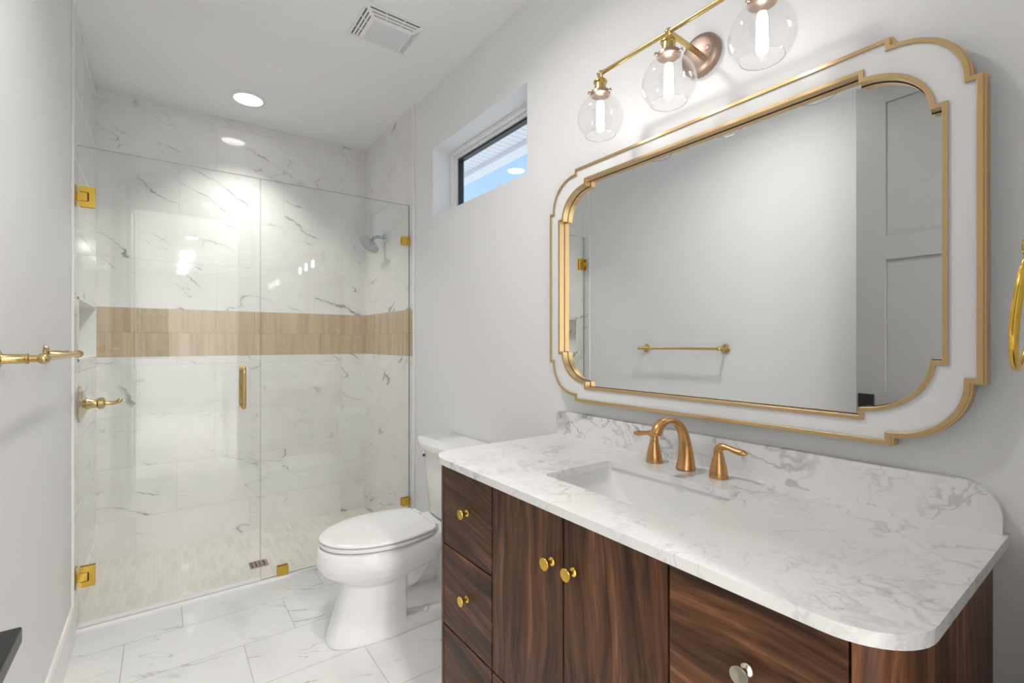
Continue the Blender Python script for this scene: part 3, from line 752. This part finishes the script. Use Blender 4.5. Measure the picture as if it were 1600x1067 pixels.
# bolt caps
for sgn in (-1, 1):
    bm = bmesh.new(); lathe(bm, [(0.016, 0.0), (0.016, 0.006), (0.013, 0.013), (0.006, 0.017), (0.0, 0.018)], (0.965, TC + sgn * 0.098, 0.058), n=20)
    finish(bm, 'bolt_cap', M['ceramic'], tl)
bm = bmesh.new(); loft(bm, [egg(0.556, 0.80, 0.975, 0.170, 0.135, 0.4130), egg(0.540, 0.80, 0.985, 0.186, 0.147, 0.4130), egg(0.530, 0.80, 0.990, 0.196, 0.152, 0.4165), egg(0.530, 0.80, 0.990, 0.196, 0.152, 0.4275), egg(0.534, 0.80, 0.987, 0.192, 0.150, 0.4300)])
finish(bm, 'seat', M['seatplastic'], tl, smooth=50)
bm = bmesh.new(); loft(bm, [egg(0.556, 0.80, 0.985, 0.170, 0.135, 0.4345), egg(0.540, 0.80, 0.998, 0.186, 0.147, 0.4345), egg(0.530, 0.80, 1.000, 0.196, 0.153, 0.4365), egg(0.529, 0.80, 1.000, 0.197, 0.154, 0.4410), egg(0.534, 0.80, 1.000, 0.192, 0.151, 0.4455), egg(0.550, 0.80, 0.994, 0.178, 0.143, 0.4485), egg(0.60, 0.80, 0.975, 0.13, 0.11, 0.4500)])
finish(bm, 'lid', M['seatplastic'], tl, smooth=60)
for sgn in (-1, 1):
    bm = bmesh.new(); tube(bm, [(1.006, TC + sgn * 0.062, 0.432), (1.006, TC + sgn * 0.118, 0.432)], 0.015, n=16, ref=(1, 0, 0))
    box(bm, 0.992, 1.022, TC + sgn * 0.09 - 0.024, TC + sgn * 0.09 + 0.024, 0.4125, 0.430)
    finish(bm, 'hinge', M['seatplastic'], tl, bevel=0.003)
def tank_ring(hw, xf, bow, z, xb=1.262, r=0.035, n=10):
    pts = [(xb, TC + hw)]
    pts += [(xf + r - r * math.sin(a) + bow * 0.9, TC + hw - r + r * math.cos(a)) for a in [PI / 2 * k / 6 for k in range(7)]]
    ys = [TC + (hw - r) * (1 - 2 * k / n) for k in range(1, n)]
    pts += [(xf + bow * ((y - TC) / hw) ** 2, y) for y in ys]
    pts += [(xf + r - r * math.sin(a) + bow * 0.9, TC - hw + r - r * math.cos(a)) for a in [PI / 2 * k / 6 for k in range(6, -1, -1)]]
    pts += [(xb, TC - hw)]
    return [(x, y, z) for x, y in pts]
bm = bmesh.new(); loft(bm, [tank_ring(0.174, 1.080, 0.035, 0.418, 1.25), tank_ring(0.184, 1.070, 0.040, 0.430, 1.255), tank_ring(0.202, 1.060, 0.043, 0.58), tank_ring(0.214, 1.052, 0.045, 0.745)])
finish(bm, 'tank', M['ceramic'], tl, smooth=50)
bm = bmesh.new(); loft(bm, [tank_ring(0.224, 1.038, 0.042, 0.7462, 1.266), tank_ring(0.236, 1.026, 0.044, 0.752, 1.266), tank_ring(0.238, 1.024, 0.044, 0.768, 1.266), tank_ring(0.236, 1.026, 0.044, 0.778, 1.266), tank_ring(0.224, 1.040, 0.042, 0.785, 1.262)])
finish(bm, 'tank_lid', M['ceramic'], tl, smooth=50)
bm = bmesh.new(); lathe(bm, [(0.0065, -0.006), (0.0065, 0.004), (0.0, 0.005)], (1.066, 2.210, 0.70), (-1, 0.25, 0), 16)
finish(bm, 'lever_stub', M['blackmetal'], tl, label='small dark dot where the flush lever fits')

# ------------------------------------------------------------------ shower glass
GY0, GY1, GT = 2.812, 2.822, 2.138
SEAM = 0.4165
sd = thing('shower_door', (XL + 0.02, 2.817, 0.02), 'frameless clear glass shower door hung on gold hinges, with a vertical gold pull', 'shower door')
def glass_panel(name, x0, x1, z0, z1, parent):
    bm = bmesh.new(); box(bm, x0, x1, GY0, GY1, z0, z1)
    for f in bm.faces:
        c = f.calc_center_median()
        if abs(c.x - x0) < 1e-4 or abs(c.x - x1) < 1e-4 or abs(c.z - z1) < 1e-4 or abs(c.z - z0) < 1e-4: f.material_index = 1
    return finish(bm, name, [M['glass'], M['glassedge']], parent, smooth=0)
glass_panel('glass', -0.302, SEAM - 0.0015, 0.030, GT, sd)
finish(B((-0.302, SEAM - 0.0015, 2.809, 2.825, 0.0165, 0.036)), 'door_sweep', M['rubber'], sd, smooth=0)
def hinge(z):
    hw, hh = 0.045, 0.045
    # wall plate, knuckle block, and the two glass plates with the notch
    bm = B((XL + 0.0065, XL + 0.0125, 2.789, 2.845, z - hh, z + hh))
    h = finish(bm, 'hinge', M['polished'], sd, bevel=0.001)
    finish(B((XL + 0.0125, -0.268, 2.8035, 2.8305, z - 0.019, z + 0.019)), 'knuckle', M['polished'], h, bevel=0.0015)
    x0, x1 = -0.2955, -0.243
    o_ = [(x0, z - hh), (x1, z - hh), (x1, z + hh), (x0, z + hh), (x0, z + 0.0205), (-0.2665, z + 0.0205), (-0.2665, z - 0.0205), (x0, z - 0.0205)]
    for ya, yb in ((2.8025, GY0 - 0.0005), (GY1 + 0.0005, 2.8315)):
        bm = bmesh.new(); plate(bm, o_, [], ya, yb, lambda a, b, q: (a, q, b)); finish(bm, 'glass_plate', M['polished'], h, smooth=0, bevel=0.0008)
    finish(B((-0.2668, -0.2630, 2.8020, 2.8028, z - 0.019, z + 0.019)), 'slot', M['gap'], h, smooth=0)
hinge(1.914); hinge(0.237)
for side, ya, sg in (('f', GY0, -1), ('b', GY1, 1)):
    bm = bmesh.new()
    q = catmull([(0.334, ya + sg * 0.001, 1.139), (0.334, ya + sg * 0.025, 1.139), (0.334, ya + sg * 0.046, 1.135), (0.334, ya + sg * 0.055, 1.120), (0.334, ya + sg * 0.056, 1.09), (0.334, ya + sg * 0.056, 0.99), (0.334, ya + sg * 0.055, 0.955), (0.334, ya + sg * 0.046, 0.940), (0.334, ya + sg * 0.025, 0.936), (0.334, ya + sg * 0.001, 0.936)], 6)
    tube(bm, q, 0.0095, n=18, ref=(1, 0, 0))
    for zz in (1.139, 0.936): lathe(bm, [(0.0135, 0.0005), (0.0135, 0.003), (0.0, 0.0032)], (0.334, ya, zz), (0, sg, 0), 20)
    finish(bm, 'pull_handle', M['brass'], sd, smooth=50)

sp_ = thing('shower_glass_panel', (0.84, 2.817, 0.014), 'fixed clear glass shower panel with small square gold clips, behind the toilet', 'shower glass')
glass_panel('glass', SEAM + 0.0015, XR - 0.0125, 0.0145, GT, sp_)
def clip(x0, x1, z0, z1):
    bm = B((x0, x1, 2.8005, GY0 - 0.0005, z0, z1), (x0, x1, GY1 + 0.0005, 2.8335, z0, z1))
    finish(bm, 'clip', M['polished'], sp_, bevel=0.001)
clip(1.206, XR - 0.0110, 1.886, 1.936); clip(1.206, XR - 0.0110, 0.245, 0.295); clip(0.497, 0.552, 0.0145, 0.064)

# ------------------------------------------------------------------ shower fittings
shh = thing('rain_shower', (XR - 0.010, 3.232, 2.007), 'round chrome shower head on a bent arm, on the right shower wall', 'shower head')
bm = bmesh.new(); lathe(bm, [(0.0, 0.010), (0.014, 0.010), (0.027, 0.006), (0.030, 0.0)], (XR - 0.0103, 3.232, 2.007), (-1, 0, 0), 32, cap=False); finish(bm, 'flange', M['chrome'], shh)
bm = bmesh.new(); q = catmull([(1.258, 3.232, 2.007), (1.235, 3.232, 2.008), (1.205, 3.232, 2.006), (1.182, 3.232, 1.994), (1.168, 3.232, 1.974)], 7); tube(bm, q, 0.0105, n=18); finish(bm, 'arm', M['chrome'], shh, smooth=60)
bm = bmesh.new(); ax = Vector((-0.66, -0.08, -0.75)).normalized(); org = Vector((1.168, 3.232, 1.975))
lathe(bm, [(0.0, -0.010), (0.012, -0.008), (0.0155, 0.0), (0.012, 0.008), (0.016, 0.012), (0.030, 0.018), (0.072, 0.026), (0.079, 0.030), (0.080, 0.036), (0.076, 0.039)], org, ax, 48, cap=False)
hd = finish(bm, 'head', M['chrome'], shh, smooth=40)
bm = bmesh.new(); lathe(bm, [(0.076, 0.0388), (0.0, 0.0392)], org, ax, 48, cap=False)
a_, b_ = frame_from(ax)
for rr, cnt in ((0.018, 6), (0.036, 12), (0.053, 18), (0.067, 24)):
    for k in range(cnt):
        th = 2 * PI * k / cnt; c_ = org + a_ * rr * math.cos(th) + b_ * rr * math.sin(th)
        lathe(bm, [(0.0021, 0.039), (0.0018, 0.042), (0.0, 0.0425)], c_, ax, 6, cap=False, mi=1)
finish(bm, 'spray_face', [M['chrome'], M['dark']], hd, smooth=40)

sv = thing('shower_valve', (XL + 0.006, 2.95, 0.985), 'round polished shower valve with a curved champagne-gold lever, on the left shower wall', 'shower valve')
X0 = XL + 0.0063
bm = bmesh.new(); lathe(bm, [(0.083, 0.0), (0.084, 0.003), (0.080, 0.008), (0.070, 0.010), (0.066, 0.014), (0.052, 0.017), (0.044, 0.022), (0.030, 0.026), (0.0, 0.026)], (X0, 2.95, 0.985), (1, 0, 0), 48); finish(bm, 'escutcheon', M['champagne'], sv)
bm = bmesh.new(); lathe(bm, [(0.028, 0.022), (0.026, 0.034), (0.021, 0.040), (0.019, 0.060), (0.022, 0.064), (0.027, 0.068), (0.027, 0.084), (0.022, 0.088), (0.016, 0.092), (0.0, 0.093)], (X0, 2.95, 0.985), (1, 0, 0), 32); stem = finish(bm, 'stem', M['brass'], sv)
bm = bmesh.new(); q = catmull([(X0 + 0.090, 2.95, 0.985, 0.010), (X0 + 0.108, 2.95, 0.984, 0.0085), (X0 + 0.128, 2.95, 0.985, 0.0085), (X0 + 0.144, 2.95, 0.994, 0.010), (X0 + 0.150, 2.95, 1.003, 0.006)], 6); tube(bm, q, [p[3] for p in q], n=16); finish(bm, 'lever', M['brass'], sv, smooth=60)

fd = thing('floor_drain', (0.444, 3.066, -0.004), 'small square brass drain grate in the shower floor', 'drain')
bm = bmesh.new()
holes = [rrect(0.404 + i * 0.0205, 0.404 + i * 0.0205 + 0.011, 3.03 + j * 0.0255, 3.03 + j * 0.0255 + 0.018, 0.004, n=2) for i in range(4) for j in range(3)]
plate(bm, rrect(0.398, 0.490, 3.022, 3.110, 0.003, n=2), holes, -0.0035, 0.001, lambda a, b, h: (a, b, h))
finish(bm, 'grate', M['bronze'], fd, smooth=0)
finish(B((0.400, 0.488, 3.024, 3.108, -0.0039, -0.0034)), 'drain_well', M['gap'], fd, smooth=0)

# ------------------------------------------------------------------ towel bar
tb = thing('towel_bar', (XL, 1.87, 1.232), 'satin brass towel bar on two round posts, on the left wall outside the shower', 'towel bar')
ZB = 1.232; XBAR = -0.232
for y in (1.594, 2.190):
    bm = bmesh.new()
    lathe(bm, [(0.029, 0.0), (0.030, 0.003), (0.027, 0.008), (0.020, 0.011), (0.0135, 0.013), (0.0115, 0.016), (0.0110, 0.052), (0.0125, 0.054), (0.0125, 0.058), (0.0085, 0.060), (0.0080, 0.076), (0.0, 0.078)], (XL + 0.0005, y, ZB), (1, 0, 0), 32)
    finish(bm, 'post', M['brass'], tb)
    bm = bmesh.new()
    lathe(bm, [(0.0, -0.0135), (0.005, -0.0128), (0.0100, -0.009), (0.0128, -0.003), (0.0128, 0.003), (0.0100, 0.009), (0.005, 0.0128), (0.0, 0.0135)], (XBAR, y, ZB), (0, 1, 0), 28, cap=False)
    finish(bm, 'end_ball', M['brass'], tb)
bm = bmesh.new(); tube(bm, [(XBAR, 1.600, ZB), (XBAR, 2.184, ZB)], 0.0080, n=20, ref=(1, 0, 0)); finish(bm, 'bar', M['brass'], tb)

# ------------------------------------------------------------------ towel ring
tr = thing('towel_ring', (1.0, 0.061, 1.407), 'shiny gold towel ring at the right end of the counter, cut by the picture edge', 'towel ring')
bm = bmesh.new(); lathe(bm, [(0.026, 0.0), (0.027, 0.003), (0.022, 0.008), (0.011, 0.012), (0.009, 0.040), (0.012, 0.046), (0.012, 0.056), (0.0, 0.058)], (1.0, 0.0605, 1.407), (0, 1, 0), 28); finish(bm, 'post', M['polished'], tr)
bm = bmesh.new(); pts = []
for k in range(48):
    a = 2 * PI * k / 48; zz = 0.083 * math.cos(a)
    pts.append((1.0 + 0.083 * math.sin(a), 0.1055 + (0.083 - zz) * 0.095, 1.399 - 0.083 + zz))
tube(bm, pts, 0.0055, n=14, ref=(0, 1, 0), closed=True); finish(bm, 'ring', M['polished'], tr, smooth=60)

# ------------------------------------------------------------------ ceiling fixtures
def downlight(x, y, label, group=None):
    d = thing('recessed_light', (x, y, CEIL), label, 'ceiling light', group)
    bm = bmesh.new(); lathe(bm, [(0.097, 0.0), (0.097, -0.004), (0.090, -0.009), (0.078, -0.0095), (0.075, -0.006), (0.0735, -0.001)], (x, y, CEIL), n=48, cap=False); finish(bm, 'trim_ring', M['trim'], d)
    bm = bmesh.new(); lathe(bm, [(0.0740, -0.003), (0.0, -0.003)], (x, y, CEIL), n=40, cap=False); finish(bm, 'lens', M['lit'], d)
downlight(0.418, 3.271, 'round recessed ceiling light with a glowing lens, above the shower')
downlight(0.42, 1.25, 'unseen round ceiling light added to fill the bathroom with light', 'added fill lights outside the frame')  # no such fixture in the room; added as fill light
for x, y, e in HALL_LIGHTS: downlight(x, y, 'round recessed ceiling light in the hall, seen only in floor and glass reflections', 'recessed lights in the hall')

vf = thing('ventilation_fan', (0.852, 2.165, CEIL), 'square white ceiling exhaust fan cover with louvred sides and a frosted centre panel', 'exhaust fan')
fx0, fx1, fy0, fy1 = 0.712, 0.992, 2.035, 2.297
def inset(d): return (fx0 + d, fx1 - d, fy0 + d, fy1 - d)
def sq(d, z): a = inset(d); return [(a[0], a[2], z), (a[1], a[2], z), (a[1], a[3], z), (a[0], a[3], z)]
bm = bmesh.new(); loft(bm, [sq(0.004, CEIL), sq(0.004, CEIL - 0.004), sq(0.050, CEIL - 0.026)]); finish(bm, 'housing', M['dark'], vf, smooth=0)
for i, (d0, d1, z0, z1) in enumerate(((0.0, 0.009, 0.005, 0.007), (0.0145, 0.0215, 0.013, 0.0155), (0.0265, 0.0335, 0.019, 0.0215), (0.0385, 0.047, 0.0245, 0.0285))):
    bm = bmesh.new()
    A = [sq(d0, CEIL - z0 + 0.005), sq(d0, CEIL - z0), sq(d1, CEIL - z1), sq(d1, CEIL - z1 + 0.006)]
    loft(bm, A + [A[0]], cap0=False, cap1=False); finish(bm, 'louvre', M['trim'], vf, smooth=0)
P0 = sq(0.004, 0); P1 = sq(0.047, 0)
def rib(p, q_, wd, za, zb, t_):
    nrm = Vector((-(q_ - p).y, (q_ - p).x, 0)).normalized() * wd
    pa = [p + nrm, p - nrm, q_ - nrm, q_ + nrm]
    bm = bmesh.new(); loft(bm, [[(v.x, v.y, CEIL - (za if i < 2 else zb) + hh) for i, v in enumerate(pa)] for hh in (t_, 0.0)])
    finish(bm, 'rib', M['trim'], vf, smooth=0)
for k in range(4):
    rib(Vector(P0[k]), Vector(P1[k]), 0.008, 0.0085, 0.0295, 0.007)
    for fr in (0.33, 0.67): rib(Vector(P0[k]).lerp(Vector(P0[(k + 1) % 4]), fr), Vector(P1[k]).lerp(Vector(P1[(k + 1) % 4]), fr), 0.002, 0.0080, 0.0280, 0.006)
bm = bmesh.new(); loft(bm, [sq(0.047, CEIL - 0.022), sq(0.047, CEIL - 0.0290), sq(0.052, CEIL - 0.031)]); finish(bm, 'centre_frame', M['trim'], vf, smooth=0)
bm = bmesh.new(); loft(bm, [sq(0.056, CEIL - 0.0312), sq(0.058, CEIL - 0.0335), sq(0.062, CEIL - 0.0350)]); finish(bm, 'lens', M['lens'], vf, smooth=30)

# ------------------------------------------------------------------ grey door standing open against the left wall
dr = bpy.data.objects.new('door_1', None); C.objects.link(dr); dr.location = (-0.2, 0.10, 0); dr['kind'] = 'structure'; OFF['door_1'] = Vector((-0.2, 0.10, 0))
DY0, DY1, DF = 0.105, 0.868, -0.200
bm = bmesh.new()
st = 0.115
box(bm, DF - 0.030, DF - 0.008, DY0, DY1, 0.012, 2.49)
for b in ((DY0, DY0 + st, 0.012, 2.49), (DY1 - st, DY1, 0.012, 2.49), (DY0 + st, DY1 - st, 0.012, 0.24), (DY0 + st, DY1 - st, 0.93, 1.045), (DY0 + st, DY1 - st, 1.655, 1.765), (DY0 + st, DY1 - st, 2.385, 2.49)):
    box(bm, DF - 0.008, DF, *b)
finish(bm, 'door_leaf', M['greydoor'], dr, smooth=0)
finish(B((DF + 0.0005, DF + 0.010, 0.795, 0.868 - 0.010, 0.958, 1.028)), 'lock_plate', M['blackmetal'], dr, bevel=0.002)
bm = bmesh.new(); tube(bm, [(DF + 0.006, 0.700, 0.956), (-0.176, 0.700, 0.956)], 0.011, n=16); box(bm, DF + 0.0005, DF + 0.008, 0.668, 0.732, 0.922, 0.986)
finish(bm, 'handle_neck', M['blackmetal'], dr)
finish(B((-0.180, -0.1215, 0.590, 0.7235, 0.948, 0.966)), 'door_handle', M['blackmetal'], dr, bevel=0.002)

# ------------------------------------------------------------------ tree beyond the hall window
tre = thing('garden_tree', (-0.3, HY - 2.6, -0.3), 'leafy green tree outside the hall window, seen only as a reflection on the shower tile', 'tree')
bm = bmesh.new(); tube(bm, catmull([(-0.3, HY - 2.6, -0.3, 0.12), (-0.25, HY - 2.6, 0.8, 0.10), (-0.3, HY - 2.6, 1.8, 0.07), (-0.2, HY - 2.6, 2.8, 0.03)], 5), 0.08, n=10); finish(bm, 'trunk', M['bark'], tre)
bm = bmesh.new(); rnd = random.Random(7)
for k in range(2600):
    while True:
        p = Vector([rnd.uniform(-1, 1) for _ in range(3)])
        if p.length < 1: break
    p = Vector((-0.3 + p.x * 1.5, HY - 2.6 + p.y * 0.9, 1.7 + p.z * 1.3))
    a = Vector([rnd.gauss(0, 1) for _ in range(3)]).normalized() * 0.07; b = a.cross(Vector([rnd.gauss(0, 1) for _ in range(3)])).normalized() * 0.03
    bm.faces.new([bm.verts.new(q_) for q_ in (p - a, p + b, p + a, p - b)])
finish(bm, 'foliage', M['leaf'], tre, smooth=0)
